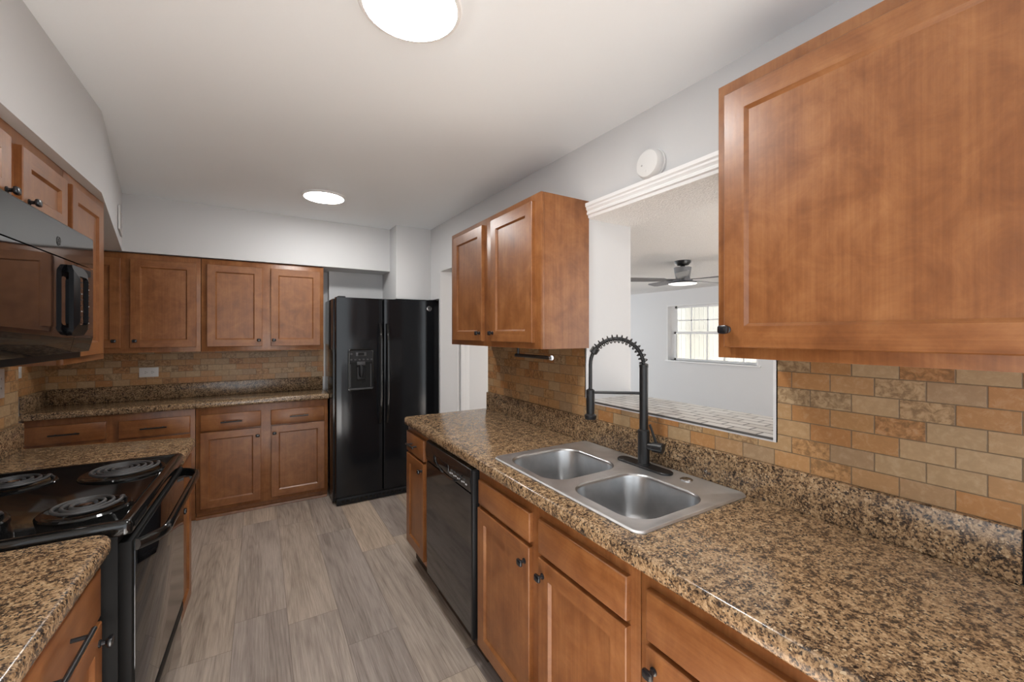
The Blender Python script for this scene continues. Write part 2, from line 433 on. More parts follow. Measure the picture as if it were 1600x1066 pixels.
# tile backsplashes on the walls
b = B(); t = 0.006
b.box((RW-t, 1.556, 1.0), (RW, 2.58, 1.40), M['tile_r']); b.box((RW-t, P0-0.008, 1.0), (RW, 1.556, PZ0), M['tile_r']); b.box((RW-t, -0.6, 1.0), (RW, P0-0.008, 1.40), M['tile_r'])
struct(b.done('wall_right_tile', weld=False))
b = B(); b.box((-1.33, 4.32-t, 1.03), (0.520, 4.32, 1.34), M['tile_b']); struct(b.done('wall_back_tile'))
b = B(); b.box((-0.95, 0.2, 0.9), (-0.95+t, 2.792, 1.42), M['tile_l'])
b.box((-1.33, 2.79, 1.0), (-0.95+t, 2.796, 1.42), M['tile_b'])
struct(b.done('wall_left_tile', weld=False))
struct(B().box((-1.33, 2.8, 1.03), (-1.33+t, 4.314, 1.34), M['tile_l']).done('wall_left_recess_tile'))
b = B(); b.box((0.520, 4.305, 0.92), (0.527, 4.32, 1.34), M['trim']); struct(b.done('trim_tile_end'))

# living room beyond
WY0, WY1, WZ0, WZ1, FX = 4.0, 5.9, 0.87, 2.035, 7.5
b = B()
b.box((FX, -1.75, 0), (FX+0.16, WY0, 2.5), M['wall2']); b.box((FX, WY1, 0), (FX+0.16, 9.1, 2.5), M['wall2'])
b.box((FX, WY0, 0), (FX+0.16, WY1, WZ0), M['wall2']); b.box((FX, WY0, WZ1), (FX+0.16, WY1, 2.5), M['wall2'])
struct(b.done('wall_living_far'))
b = B(); b.box((TX-0.14, 9.0, 0), (2.7, 9.1, 2.5), M['wall2']); b.box((7.3, 9.0, 0), (FX+0.16, 9.1, 2.5), M['wall2']); b.box((2.7, 9.0, 2.3), (7.3, 9.1, 2.5), M['wall2'])
struct(b.done('wall_living_end'))
b = B(); b.box((TX, -1.85, 0), (2.6, -1.75, 2.5), M['wall2']); b.box((7.3, -1.85, 0), (FX+0.16, -1.75, 2.5), M['wall2']); b.box((2.6, -1.85, 2.3), (7.3, -1.75, 2.5), M['wall2'])
struct(b.done('wall_living_rear'))
struct(B().box((TX, -1.85, 2.35), (FX+0.16, 9.1, 2.5), M['popcorn']).done('ceiling_living'))
struct(B().box((1.54, 2.586, 2.35), (TX, 9.1, 2.5), M['popcorn']).done('ceiling_hall'))
struct(B().box((1.54, 3.92, 0), (2.7, 4.02, 2.5), M['wall2']).done('wall_hall'))
b = B(); b.box((1.71, 3.895, 0), (1.745, 3.92, 2.1), M['trim'], 0.004); b.box((1.745, 3.870, 0), (1.79, 3.92, 2.1), M['trim'], 0.004); b.box((1.80, 3.905, 0), (1.86, 3.92, 2.06), M['trim'], 0.006)
struct(b.done('trim_hall_casing', weld=False))
b = B(); b.box((1.86, 3.91, 0.01), (2.62, 3.919, 2.04), M['trim'], 0.002)
struct(b.done('door_hall'))
# living room window
b = B(); j = 0.13
b.box((FX-0.012, WY1-0.02, WZ0), (FX+0.16, WY1+0.002, WZ1), M['trim']); b.box((FX-0.012, WY0, WZ0), (FX+0.16, WY0+0.02, WZ1), M['trim'])
b.box((FX-0.012, WY0, WZ1-0.02), (FX+0.16, WY1, WZ1), M['trim']); b.box((FX-0.04, WY0-0.05, WZ0-0.03), (FX+0.16, WY1+0.03, WZ0), M['trim'], 0.005)
wf = struct(b.done('window_1', weld=False))
b = B(); zc = 1.45; X0, X1 = FX+0.10, FX+0.13
y0, y1 = WY0+0.02, WY1-0.12
b.box((X0, y1, WZ0), (X1, WY1-0.02, WZ1-0.02), M['trim'])
for (za, zb, xo) in ((zc-0.02, WZ1-0.02, 0.0), (WZ0, zc+0.02, -0.03)):
    b.box((X0+xo, y0, za), (X1+xo, y0+0.045, zb), M['trim']); b.box((X0+xo, y1-0.045, za), (X1+xo, y1, zb), M['trim'])
    b.box((X0+xo, y0, za), (X1+xo, y1, za+0.045), M['trim']); b.box((X0+xo, y0, zb-0.045), (X1+xo, y1, zb), M['trim'])
for k in range(1, 5):
    yy = y1 - 0.02 - k*0.365
    if yy > y0+0.05: b.box((X0+0.008, yy-0.011, zc), (X1-0.008, yy+0.011, WZ1-0.04), M['grey_fan'] if False else M['trim']); b.box((X0-0.022, yy-0.011, WZ0), (X1-0.038, yy+0.011, zc), M['trim'])
b.box((X0+0.008, y0, 1.70), (X1-0.008, y1, 1.722), M['trim'])
b.done('window_sash', wf, weld=False)
b = B(); b.quad([(FX+0.118, y0, WZ0), (FX+0.118, y1, WZ0), (FX+0.118, y1, WZ1-0.02), (FX+0.118, y0, WZ1-0.02)], M['pane']); b.done('window_pane', wf, recalc=False)
# outside
struct(B().box((7.7, -6, -0.3), (24, 22, -0.1), M['ground']).done('ground_outside'))
b = B()
for k in range(90):
    yy = 2.0 + k*0.15; b.box((11.0, yy, -0.1), (11.02, yy+0.135, 2.25 + 0.012*(k % 3)), M['fence'])
b.box((10.96, 2.0, 0.2), (11.0, 15.5, 0.3), M['fence']); b.box((10.96, 2.0, 1.45), (11.0, 15.5, 1.55), M['fence'])
tag(b.done('privacy_fence', weld=False), 'pale board fence outside the far window', 'fence')

# ------------------------------------------------------------------ cabinet makers
def mapper(side, plane):
    if side == 'R': return lambda a, z, d: (plane-d, a, z)
    if side == 'L': return lambda a, z, d: (plane+d, a, z)
    return lambda a, z, d: (a, plane-d, z)
def hz(side): return M['wx'] if side == 'B' else M['wy']
def fbox(bb, F, a0, a1, z0, z1, d0, d1, m, ch=0.0): bb.box(F(a0, z0, d0), F(a1, z1, d1), m, ch)

def door_panel(parent, side, F, a0, a1, z0, z1, T=0.019, name='door', st=0.055):
    bb = B(); c = 0.0025; V, H_ = M['wz'], hz(side); s2 = st+0.008; dp = 0.009
    def rect(i, d, k=0): return [F(a0+i, z0+i, d), F(a1-i, z0+i, d), F(a1-i, z1-i, d), F(a0+i, z1-i, d)]
    o0, o1, o2 = rect(0, 0.0), rect(0, T-c), rect(c, T)
    for A, Bq in ((o0, o1), (o1, o2)):
        for i in range(4): bb.quad([A[i], A[(i+1) % 4], Bq[(i+1) % 4], Bq[i]], H_ if i in (0, 2) else V)
    bb.quad(list(reversed(o0)), V)
    # stiles full height, rails between
    for (x0, x1) in ((a0+c, a0+st), (a1-st, a1-c)): bb.quad([F(x0, z0+c, T), F(x1, z0+c, T), F(x1, z1-c, T), F(x0, z1-c, T)], V)
    for (q0, q1) in ((z0+c, z0+st), (z1-st, z1-c)): bb.quad([F(a0+st, q0, T), F(a1-st, q0, T), F(a1-st, q1, T), F(a0+st, q1, T)], H_)
    i0, i1 = rect(st, T), rect(s2, T-dp)
    for i in range(4): bb.quad([i0[i], i0[(i+1) % 4], i1[(i+1) % 4], i1[i]], H_ if i in (0, 2) else V)
    bb.quad(i1, V)
    return bb.done(name, parent, weld=False, angle=25, recalc=False if False else True)

def drawer_front(parent, side, F, a0, a1, z0, z1, T=0.019, name='drawer'):
    bb = B(); c = 0.005; m = hz(side)
    def rect(i, d): return [F(a0+i, z0+i, d), F(a1-i, z0+i, d), F(a1-i, z1-i, d), F(a0+i, z1-i, d)]
    bb.loft([rect(0, 0), rect(0, T-c), rect(0.0015, T-0.0015), rect(c, T)], m)
    return bb.done(name, parent, angle=50)

def knob(parent, F, a, z, d):
    bb = B(); m = M['knob']; seg = 20
    def circ(r, dd): return [F(a+r*cos(2*pi*i/seg), z+r*sin(2*pi*i/seg), d+dd) for i in range(seg)]
    def sq(r, dd):
        out = []
        for i in range(seg):
            t_ = 2*pi*i/seg; cx, cz = cos(t_), sin(t_); e = 0.5
            out.append(F(a+r*math.copysign(abs(cx)**e, cx), z+0.8*r*math.copysign(abs(cz)**e, cz), d+dd))
        return out
    bb.loft([circ(0.0095, 0), circ(0.0095, 0.003), circ(0.006, 0.005), circ(0.0055, 0.012), sq(0.0095, 0.015), sq(0.014, 0.018), sq(0.0148, 0.022), sq(0.0135, 0.0255), sq(0.009, 0.0275)], m)
    return bb.done('knob', parent)

def bar_handle(parent, F, a, z, d, L=0.15):
    bb = B(); m = M['black']; r = 0.0055
    bb.tube([F(a-L/2, z, d+0.030), F(a+L/2, z, d+0.030)], r, m, 10)
    for k in (-1, 1): bb.tube([F(a+k*(L/2-0.027), z, d), F(a+k*(L/2-0.027), z, d+0.030)], 0.0048, m, 8)
    return bb.done('handle', parent, weld=False)

def cabinet(name, label, side, plane, depth, a0, a1, z0, z1, doors=(), drawers=(), base=False, group=None, toe_d=0.05, cat='cabinet', hollow=False):
    """plane = face frame front. doors: (a0,a1,z0,z1,knob_a,knob_z); drawers: (a0,a1,z0,z1,handle_a or None)"""
    F = mapper(side, plane)
    p = F((a0+a1)/2, z0 if not base else 0.0, -depth/2)
    t = thing(name, label, cat, p, group)
    bb = B(); e = 0.0008
    if hollow:
        for q in ((a0+e, a0+0.018), (a1-0.018, a1-e)): bb.box(F(q[0], z0, -0.019), F(q[1], z1, -depth), M['wz'])
        bb.box(F(a0+0.018, z0, -0.019), F(a1-0.018, z0+0.018, -depth), M['wz']); bb.box(F(a0+0.018, z0+0.018, -depth+0.01), F(a1-0.018, z1, -depth), M['wz'])
    else: bb.box(F(a0+e, z0, -0.019), F(a1-e, z1, -depth), M['wz'])
    bb.done('body', t, weld=False)
    bb = B(); fbox(bb, F, a0+e, a1-e, z0, z1, -0.019, 0.0, M['wz'], 0.0012); bb.done('face_frame', t)
    if base:
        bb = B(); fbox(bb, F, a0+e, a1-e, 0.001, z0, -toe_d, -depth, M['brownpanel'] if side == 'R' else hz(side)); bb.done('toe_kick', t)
    for q in doors:
        d = door_panel(t, side, F, *q[:4])
        if q[4] is not None: knob(d, F, q[4], q[5], 0.019)
    for q in drawers:
        d = drawer_front(t, side, F, *q[:4])
        if q[4] is not None: bar_handle(d, F, q[4], (q[2]+q[3])/2, 0.019, q[5] if len(q) > 5 else 0.15)
    return t

CT, CB = 0.914, 0.868
# --- right run
DR = (0.71, 0.83)
cabinet('base_cabinet', 'narrow base cabinet with one drawer between dishwasher and refrigerator', 'R', 0.806, 0.56, 2.192, 2.592, 0.115, CB,
        doors=[(2.262, 2.572, 0.145, 0.697, 2.285, 0.655)], drawers=[(2.262, 2.572, 0.712, 0.832, 2.42, 0.13)], base=True)
cabinet('sink_base_cabinet', 'base cabinet with two doors and two handleless fronts under the sink', 'R', 0.806, 0.56, 0.712, 1.597, 0.115, CB,
        doors=[(1.185, 1.578, 0.12, 0.704, 1.212, 0.648), (0.744, 1.130, 0.12, 0.698, 1.104, 0.648)],
        drawers=[(1.185, 1.572, 0.722, 0.822, None), (0.744, 1.130, 0.713, 0.825, None)], base=True, hollow=True)
cabinet('base_cabinet', 'base cabinet with one wide drawer below the open stretch of speckled counter', 'R', 0.806, 0.56, -0.34, 0.71, 0.115, CB,
        doors=[(0.19, 0.682, 0.12, 0.695, 0.657, 0.649), (-0.32, 0.16, 0.12, 0.695, -0.05, 0.649)],
        drawers=[(-0.02, 0.682, 0.708, 0.828, 0.33)], base=True)
# --- uppers on the sink wall
cabinet('wall_cabinet', 'two-door maple wall cabinet hanging above the dishwasher', 'R', 1.085, RW-0.006-1.085, 1.532, 2.552, 1.368, 2.083,
        doors=[(2.084, 2.486, 1.396, 2.050, 2.112, 1.441), (1.582, 1.981, 1.396, 2.050, 1.955, 1.441)])
cabinet('wall_cabinet', 'large single-door maple wall cabinet beside the pass-through, above the bare counter', 'R', 1.085, RW-0.006-1.085, -0.06, 0.686, 1.374, 2.118,
        doors=[(0.045, 0.659, 1.403, 2.080, 0.647, 1.450)])
# --- uppers on the back wall
BF = 3.975
def bz(a0, a1, kn): return (a0, a1, 1.336, 1.976, kn, 1.385)
cabinet('wall_cabinet', 'two-door wall cabinet in the far corner above the white outlet', 'B', BF, 4.312-BF, -1.32, -0.388, 1.300, 2.018,
        doors=[bz(-1.27, -0.846, -0.878), bz(-0.795, -0.415, -0.766)])
cabinet('wall_cabinet', 'two-door wall cabinet on the back wall next to the refrigerator', 'B', BF, 4.312-BF, -0.386, 0.478, 1.300, 2.018,
        doors=[bz(-0.350, 0.018, -0.006), bz(0.077, 0.450, 0.100)])
# --- back base run
BB = 3.968
cabinet('base_cabinet', 'back wall base cabinet whose two drawers show above the range-side counter', 'B', BB, 4.30-BB, -1.32, -0.421, 0.060, CB,
        doors=[(-1.316, -0.92, 0.088, 0.68, -0.95, 0.62), (-0.854, -0.451, 0.088, 0.68, -0.825, 0.62)],
        drawers=[(-1.316, -0.92, 0.700, 0.822, -1.119), (-0.854, -0.451, 0.690, 0.814, -0.659, 0.15)], base=True, toe_d=0.03)
cabinet('base_cabinet', 'back wall base cabinet with two full doors showing next to the refrigerator', 'B', BB, 4.30-BB, -0.419, 0.512, 0.060, CB,
        doors=[(-0.392, 0.008, 0.088, 0.674, -0.015, 0.613), (0.080, 0.484, 0.088, 0.674, 0.103, 0.617)],
        drawers=[(-0.390, 0.009, 0.685, 0.810, -0.19, 0.14), (0.078, 0.483, 0.685, 0.806, 0.283, 0.14)], base=True, toe_d=0.03)
b = B(); b.loft([[(x, 3.975+dy, z) for dy, z in ((0.022, 0.001), (0.003, 0.001), (0.005, 0.014), (0.013, 0.022), (0.022, 0.023))] for x in (-0.42, 0.505)], M['wx'])
struct(b.done('trim_toe_moulding'))
# --- left run
cabinet('base_cabinet', 'base cabinet with long black drawer pull on the near side of the range', 'L', -0.366, 0.57, 0.885, 1.494, 0.115, CB,
        doors=[(1.20, 1.462, 0.13, 0.70, 1.437, 0.655), (0.915, 1.18, 0.13, 0.70, 0.94, 0.655)], drawers=[(0.915, 1.455, 0.715, 0.842, 1.185, 0.19)], base=True)
turn = cabinet('base_cabinet', 'sliver of base cabinet just past the oven door of the range', 'L', -0.318, 0.57, 2.278, 2.645, 0.115, CB,
        doors=[(2.30, 2.63, 0.13, 0.70, 2.325, 0.655)], drawers=[(2.30, 2.63, 0.715, 0.842, 2.465, 0.12)], base=True)
turn.rotation_euler = (0, 0, radians(-1.8))
LF = -0.64
cabinet('wall_cabinet', 'short two-door wall cabinet directly above the microwave', 'L', LF, 0.30, 1.458, 2.236, 1.808, 2.0685,
        doors=[(1.478, 1.800, 1.822, 2.018, 1.768, 1.852), (1.868, 2.216, 1.822, 2.018, 1.905, 1.853)])
cabinet('wall_cabinet', 'tall narrow wall cabinet between the microwave and the back corner', 'L', LF, 0.30, 2.237, 2.722, 1.318, 2.0685,
        doors=[(2.265, 2.63, 1.345, 2.020, 2.285, 1.39)])

# ------------------------------------------------------------------ counters
def counter(name, label, x0, x1, y0, y1, rs, loc, hole=None, skew=0.0):
    """rs radii for corners (x1y1, x0y1, x0y0, x1y0)"""
    t = thing(name, label, 'counter', loc)
    bb = B(); g_ = M['granite']; z0, z1 = CB, CT
    prof = [(0.010, z0), (0.003, z0+0.003), (0.0, z0+0.010), (0.0, z1-0.014), (0.003, z1-0.006), (0.0075, z1-0.0018), (0.014, z1)]
    rings = []
    for ins, z in prof: rings.append(rrect(x0+ins, x1-ins, y0+ins, y1-ins, 0, z, 6, tuple(max(r-ins, 0.0) for r in rs)))
    bb.loft(rings, g_, hole is None, hole is None)
    if hole:
        low = [(p[0], p[1], z0) for p in hole]
        bb.ring_plate(rings[-1], [hole], g_); bb.ring_plate(rings[0], [low], g_); bb.loft([low, hole], g_, False, False)
    for v_ in bb.bm.verts:
        if skew and v_.co.y > (y0+y1)/2: v_.co.y += (x1-v_.co.x)*skew
    bb.done('worktop', t, angle=50, weld=True)
    return t
def splash(t, a, b_):
    bb = B(); bb.box(a, b_, M['granite'], 0.003); bb.done('backsplash', t)

SX0, SX1, SY0, SY1 = 0.838, 1.351, 0.746, 1.537
ct = counter('countertop', 'long speckled countertop holding the sink and faucet', 0.775, RW-0.002, -0.36, 2.600, (0.002, 0.028, 0.002, 0.002), (1.07, 1.1, CB),
             rrect(SX0+0.02, SX1-0.02, SY0+0.02, SY1-0.02, 0.05, CT, 4))
splash(ct, (RW-0.022, 0.187, CT), (RW-0.001, 2.575, 1.030)); splash(ct, (RW-0.022, -0.358, CT), (RW-0.001, 0.178, 1.030))
bb = B(); bb.box((RW-0.012, 0.176, CT), (RW-0.002, 0.189, 1.028), M['dark']); bb.done('joint_seam', ct)
ct = counter('countertop', 'speckled countertop under the outlet along the back wall', -1.328, 0.520, 3.930, 4.318, (0.002, 0.002, 0.002, 0.012), (-0.4, 4.1, CB))
splash(ct, (-1.326, 4.297, CT), (0.510, 4.3185, 1.030)); splash(ct, (-1.328, 3.94, CT), (-1.308, 4.296, 1.030))
ct = counter('countertop', 'speckled countertop corner in front of the range with drawer below', -0.945, -0.330, 0.872, 1.500, (0.045, 0.002, 0.002, 0.002), (-0.64, 1.19, CB))
splash(ct, (-0.945, 0.875, CT), (-0.924, 1.497, 1.030))
ct = counter('countertop', 'short speckled countertop between the range and the back drawers', -0.943, -0.278, 2.276, 2.650, (0.045, 0.002, 0.002, 0.002), (-0.62, 2.5, CB), skew=0.19)
splash(ct, (-0.943, 2.278, CT), (-0.922, 2.77, 1.030))
ct.rotation_euler = (0, 0, radians(-0.9))

# ------------------------------------------------------------------ sink
t = thing('kitchen_sink', 'stainless double-bowl sink set into the speckled counter', 'sink', (1.09, 1.14, CT))
st_ = M['steel']; bb = B(); ZR = CT+0.0075
outer = [rrect(SX0+i, SX1-i, SY0+i, SY1-i, 0.03-min(i, .02), z, 6) for i, z in ((0.0, CT+0.0005), (0.0, CT+0.003), (0.004, ZR), (0.010, ZR), (0.014, ZR-0.002))]
bb.loft(outer, st_, False, False)
bowls = [(0.872, 1.214, 1.160, 1.496, 0.085), (0.882, 1.214, 0.786, 1.108, 0.085)]
holes = [rrect(*q[:4], q[4], ZR-0.002, 8) for q in bowls]
bb.ring_plate(outer[-1], holes, st_); bb.done('rim', t, angle=30)
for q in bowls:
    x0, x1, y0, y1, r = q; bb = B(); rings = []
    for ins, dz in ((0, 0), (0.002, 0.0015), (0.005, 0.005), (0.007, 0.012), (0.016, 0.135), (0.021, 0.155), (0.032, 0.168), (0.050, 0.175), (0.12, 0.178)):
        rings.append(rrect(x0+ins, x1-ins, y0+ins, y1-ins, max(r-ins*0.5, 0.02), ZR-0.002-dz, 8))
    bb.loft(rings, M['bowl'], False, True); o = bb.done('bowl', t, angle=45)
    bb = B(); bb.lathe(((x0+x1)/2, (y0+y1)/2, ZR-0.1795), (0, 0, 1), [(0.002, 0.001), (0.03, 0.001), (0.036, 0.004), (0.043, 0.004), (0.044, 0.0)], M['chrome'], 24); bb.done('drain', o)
bb = B(); bb.lathe((1.292, 0.936, ZR-0.002), (0, 0, 1), [(0.022, 0), (0.022, 0.003), (0.019, 0.005), (0.001, 0.006)], M['chrome'], 24); bb.done('hole_cover', t)

# ------------------------------------------------------------------ faucet
fx, fy, fz = 1.286, 1.122, ZR-0.002
t = thing('spring_faucet', 'matte black spring faucet with pull-down head rising behind the sink', 'faucet', (fx, fy, fz))
K = M['black']
bb = B(); bb.loft([rrect(fx-0.030+i, fx+0.030-i, fy-0.128+i, fy+0.128-i, 0.030-i, fz+z, 8) for i, z in ((0, 0.0003), (0, 0.005), (0.003, 0.008))], K); bb.done('deck_plate', t)
bb = B(); bb.lathe((fx, fy, fz+0.006), (0, 0, 1), [(0.026, 0), (0.026, 0.006), (0.0225, 0.008), (0.0225, 0.135), (0.0195, 0.137), (0.0165, 0.139), (0.0165, 0.380), (0.0175, 0.381), (0.0175, 0.392), (0.012, 0.394)], K, 28); bb.done('body', t)
dv = Vector((-0.125, 0.168, 0)); R_ = dv.length/2; dv.normalize(); topz = fz+0.392
def arc(ph, extra=0.0): return Vector((fx, fy, topz)) + dv*(R_ - R_*cos(ph)) + Vector((0, 0, R_*1.02*sin(ph)))
hz_ = [arc(pi*k/24) for k in range(25)]
end = hz_[-1]; hd = Vector((end.x, end.y, 1.206))
bb = B(); bb.tube(hz_ + [end + (hd-end)*k/6 for k in range(1, 7)], 0.0075, K, 10); bb.done('hose', t)
bb = B(); pts = []; turns = 15; span = 0.80*pi
for k in range(turns*14+1):
    u_ = k/(turns*14); ph = span*u_; c_ = arc(ph); T_ = (arc(ph+0.01)-arc(ph-0.01)).normalized(); U_ = Vector((-dv.y, dv.x, 0)); V_ = T_.cross(U_)
    a_ = 2*pi*turns*u_; pts.append(c_ + (U_*cos(a_)+V_*sin(a_))*0.0155)
bb.tube(pts, 0.0024, K, 6); bb.done('spring', t)
c_ = arc(span+0.05); T_ = (arc(span+0.06)-arc(span+0.04)).normalized()
bb = B(); bb.lathe(c_-T_*0.012, T_, [(0.0165, 0), (0.0165, 0.022), (0.012, 0.026)], K, 18); bb.done('spring_collar', t)
bb = B(); bb.lathe((hd.x, hd.y, 1.088), (0, 0, 1), [(0.022, 0), (0.0245, 0.004), (0.0245, 0.016), (0.0165, 0.022), (0.0175, 0.06), (0.0175, 0.118), (0.010, 0.124)], K, 24); bb.done('spray_head', t)
bb = B(); bb.tube([(fx, fy, 1.205), (hd.x, hd.y, 1.198)], 0.0058, K, 10); bb.done('support_arm', t)
bb = B(); hv = Vector((0.30, -0.95, 0)).normalized(); p0 = Vector((fx, fy, fz+0.082))
bb.lathe(p0, hv, [(0.0155, 0.015), (0.0155, 0.035), (0.0195, 0.037), (0.0195, 0.074), (0.017, 0.077), (0.001, 0.078)], K, 22)
q0 = p0 + hv*0.056; bb.tube([q0, q0 + Vector((-0.012, 0.010, 0.045)), q0 + Vector((-0.022, 0.02, 0.088))], [0.0055, 0.005, 0.0045], K, 8); bb.done('lever', t, weld=False)

# ------------------------------------------------------------------ dishwasher
DY0, DY1 = 1.603, 2.186
t = thing('dishwasher', 'black built-in dishwasher under the counter between two base cabinets', 'dishwasher', (1.07, 1.895, 0))
bb = B(); bb.box((0.815, DY0+0.003, 0.09), (1.34, DY1-0.003, CB-0.004), M['plastic']); bb.done('tub', t)
bb = B()
bb.loft([[(0.815, y, 0.125), (0.792, y, 0.125), (0.783, y, 0.132), (0.781, y, 0.30), (0.781, y, 0.742), (0.815, y, 0.742)] for y in (DY0+0.02, DY1-0.001)], M['dish'])
bb.done('door', t)
bb = B()
prof = lambda y: [(0.815, y, 0.744), (0.790, y, 0.744), (0.778, y, 0.752), (0.774, y, 0.80), (0.779, y, 0.848), (0.79, y, 0.856), (0.815, y, 0.856)]
bb.loft([prof(y) for y in (DY0+0.02, DY1-0.001)], M['dish']); cp = bb.done('control_panel', t)
bb = B(); ncv = 12
bb.loft([[(0.7765-0.0008, 1.87+0.165*cos(pi+pi*k/ncv), 0.81-0.052*sin(pi*k/ncv)-0.006) for k in range(ncv+1)], [(0.7745-0.0045, 1.87+0.165*cos(pi+pi*k/ncv), 0.81-0.058*sin(pi*k/ncv)-0.006) for k in range(ncv+1)],
         [(0.7765-0.0008, 1.87+0.165*cos(pi+pi*k/ncv), 0.81-0.064*sin(pi*k/ncv)-0.006) for k in range(ncv+1)]], M['dish'], False, False, False)
bb.box((0.776, 1.86, 0.770), (0.7725, 2.06, 0.806), M['glass'], 0.001); bb.done('pocket_handle', cp, weld=False)
bb = B()
for k in range(9): bb.box((0.7775, 1.66+k*0.022, 0.772+0.004*(k % 2)), (0.7738, 1.672+k*0.022, 0.778+0.004*(k % 2)), M['mark'])
for k in range(5): bb.box((0.7765, 1.67+k*0.036, 0.790), (0.7725, 1.69+k*0.036, 0.797), M['greyplastic'])
bb.done('button_markings', cp, weld=False)
bb = B(); bb.box((0.778, DY0, 0.125), (0.83, DY0+0.019, 0.85), M['plastic'], 0.002); bb.done('side_trim', t)
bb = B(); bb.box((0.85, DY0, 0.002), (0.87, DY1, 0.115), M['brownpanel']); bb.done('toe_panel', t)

# ------------------------------------------------------------------ refrigerator
FXL, FXR, FY, FT = 0.534, 1.434, 3.68, 1.740
t = thing('refrigerator', 'black side-by-side refrigerator with ice dispenser standing in the corner alcove', 'refrigerator', (0.985, 4.05, 0))
fm = M['fridge']
bb = B(); bb.box((FXL-0.012, FY+0.072, 0.02), (FXR-0.004, 4.215, FT-0.008), fm, 0.004); bb.box((FXL+0.02, FY+0.05, 0.03), (FXR-0.02, FY+0.08, FT-0.02), M['plastic']); bb.done('case', t, weld=False)
FS = 0.921
def fdoor(x0, x1, hole=None):
    bb = B(); R0 = 0.022; n_ = 8
    # plan outline, slightly crowned front
    out = [(x0, FY+0.062), (x0, FY+R0)]
    for k in range(1, n_+1):
        a_ = pi/2*k/n_; out.append((x0+R0*0.35*(1-cos(a_)), FY+R0*(1-sin(a_))))
    w = x1-x0
    for k in range(1, 9):
        u_ = k/9; out.append((x0+R0*.35+(w-R0*.7)*u_, FY-0.010*4*u_*(1-u_)*0.5))
    for k in range(n_+1):
        a_ = pi/2*(1-k/n_); out.append((x1-R0*0.35*(1-cos(a_)), FY+R0*(1-sin(a_))))
    out += [(x1, FY+0.062)]
    bb.loft([[(x, y, z) for x, y in out] for z in (0.075, FT)], fm)
    return bb
dL = fdoor(FXL, FS-0.003).done('freezer_door', t, angle=60)
dR = fdoor(FS+0.003, FXR).done('fridge_door', t, angle=60)
for nm, xa, par in (('freezer_door_handle', 0.892, dL), ('fridge_door_handle', 0.952, dR)):
    bb = B(); pts = []
    for k in range(21):
        u_ = k/20; pts.append((xa, FY-0.012-0.040*min(1, 6*u_, 6*(1-u_))**0.6, 0.66+0.865*u_))
    rings = []
    for (px, py, pz) in pts: rings.append([(px+0.012*cos(2*pi*i/12), py+0.009*sin(2*pi*i/12), pz) for i in range(12)])
    bb.loft(rings, M['range']); bb.done('handle', par)
# dispenser
bb = B(); DX0, DX1, DZ0, DZ1 = 0.628, 0.838, 0.955, 1.308; yf = FY-0.006
bb.loft([[(x, yf+dy, z) for x, _, z in [(p[0], 0, p[1]) for p in rrect(DX0+i, DX1-i, DZ0+i, DZ1-i, 0.02, 0, 5)]] for i, dy in ((0, 0.004), (0.0, -0.008), (0.006, -0.011), (0.011, -0.009))], M['range'], False, False)
bb.quad([(DX0+.01, yf-0.007, 1.195), (DX1-.01, yf-0.007, 1.195), (DX1-.01, yf-0.009, DZ1-.012), (DX0+.01, yf-0.009, DZ1-.012)], M['plastic'])
bb.box((DX0+.012, yf+0.0, DZ0+.012), (DX1-.012, yf-0.001, 1.195), M['dark'])  # flat dark panel, painted as the shade of a recess
dp = bb.done('ice_dispenser', dL, weld=False)
bb = B(); bb.box((0.700, yf-0.012, 1.17), (0.766, yf-0.001, 1.20), M['greyplastic'], 0.004); bb.box((0.70, yf-0.010, 1.045), (0.766, yf-0.001, 1.155), M['plastic'], 0.006)
bb.lathe((0.733, yf-0.012, 1.07), (0, 0, 1), [(0.012, 0), (0.02, 0.02), (0.022, 0.09), (0.016, 0.1)], M['plastic'], 16); bb.box((DX0+.014, yf-0.022, DZ0+.010), (DX1-.014, yf-0.001, DZ0+.024), M['greyplastic'], 0.003)
for xx in (0.648, 0.814): bb.box((xx-.003, yf-0.006, DZ0+.03), (xx+.003, yf-0.001, 1.18), M['greyplastic'])
bb.done('paddle', dp, weld=False)
bb = B(); bb.box((0.69, yf-0.0115, 1.248), (0.775, yf-0.009, 1.280), M['greyplastic'], 0.002); bb.box((0.707, yf-0.013, 1.253), (0.757, yf-0.0112, 1.276), M['dark'])
for k in range(6): bb.box((0.646+k*0.033, yf-0.0115, 1.212), (0.662+k*0.033, yf-0.0085, 1.224), M['greyplastic'], 0.002)
bb.lathe((0.655, yf-0.008, 1.266), (0, -1, 0), [(0.009, 0), (0.009, 0.003), (0.001, 0.004)], M['greyplastic'], 12)
bb.done('control_buttons', dp, weld=False)
bb = B(); lc = (1.338, FY-0.003, 1.668); bb.lathe(lc, (0, -1, 0), [(0.0235, 0), (0.0235, 0.003), (0.021, 0.0045), (0.001, 0.0045)], M['chrome'], 28)
def badge(bb, c, s_, m, ax):
    for r in (0.86,):
        bb.tube([ax(c, r*s_*cos(2*pi*k/24), r*s_*sin(2*pi*k/24)) for k in range(25)], s_*0.05, m, 6)
    for sx, n0, n1 in ((-0.25, 20, 330), (0.28, 40, 320)):
        bb.tube([ax(c, s_*(sx+0.30*cos(radians(n0+(n1-n0)*k/16))), s_*0.45*sin(radians(n0+(n1-n0)*k/16))) for k in range(17)], s_*0.06, m, 6)
    bb.tube([ax(c, s_*(-0.45+0.9*k/8), s_*0.12*sin(k*0.9)) for k in range(9)], s_*0.05, m, 6)
badge(bb, (lc[0], lc[1]-0.0048, lc[2]), 0.021, M['greyplastic'], lambda c, u_, v_: (c[0]+u_, c[1], c[2]+v_))
bb.done('round_badge', dR, weld=False)
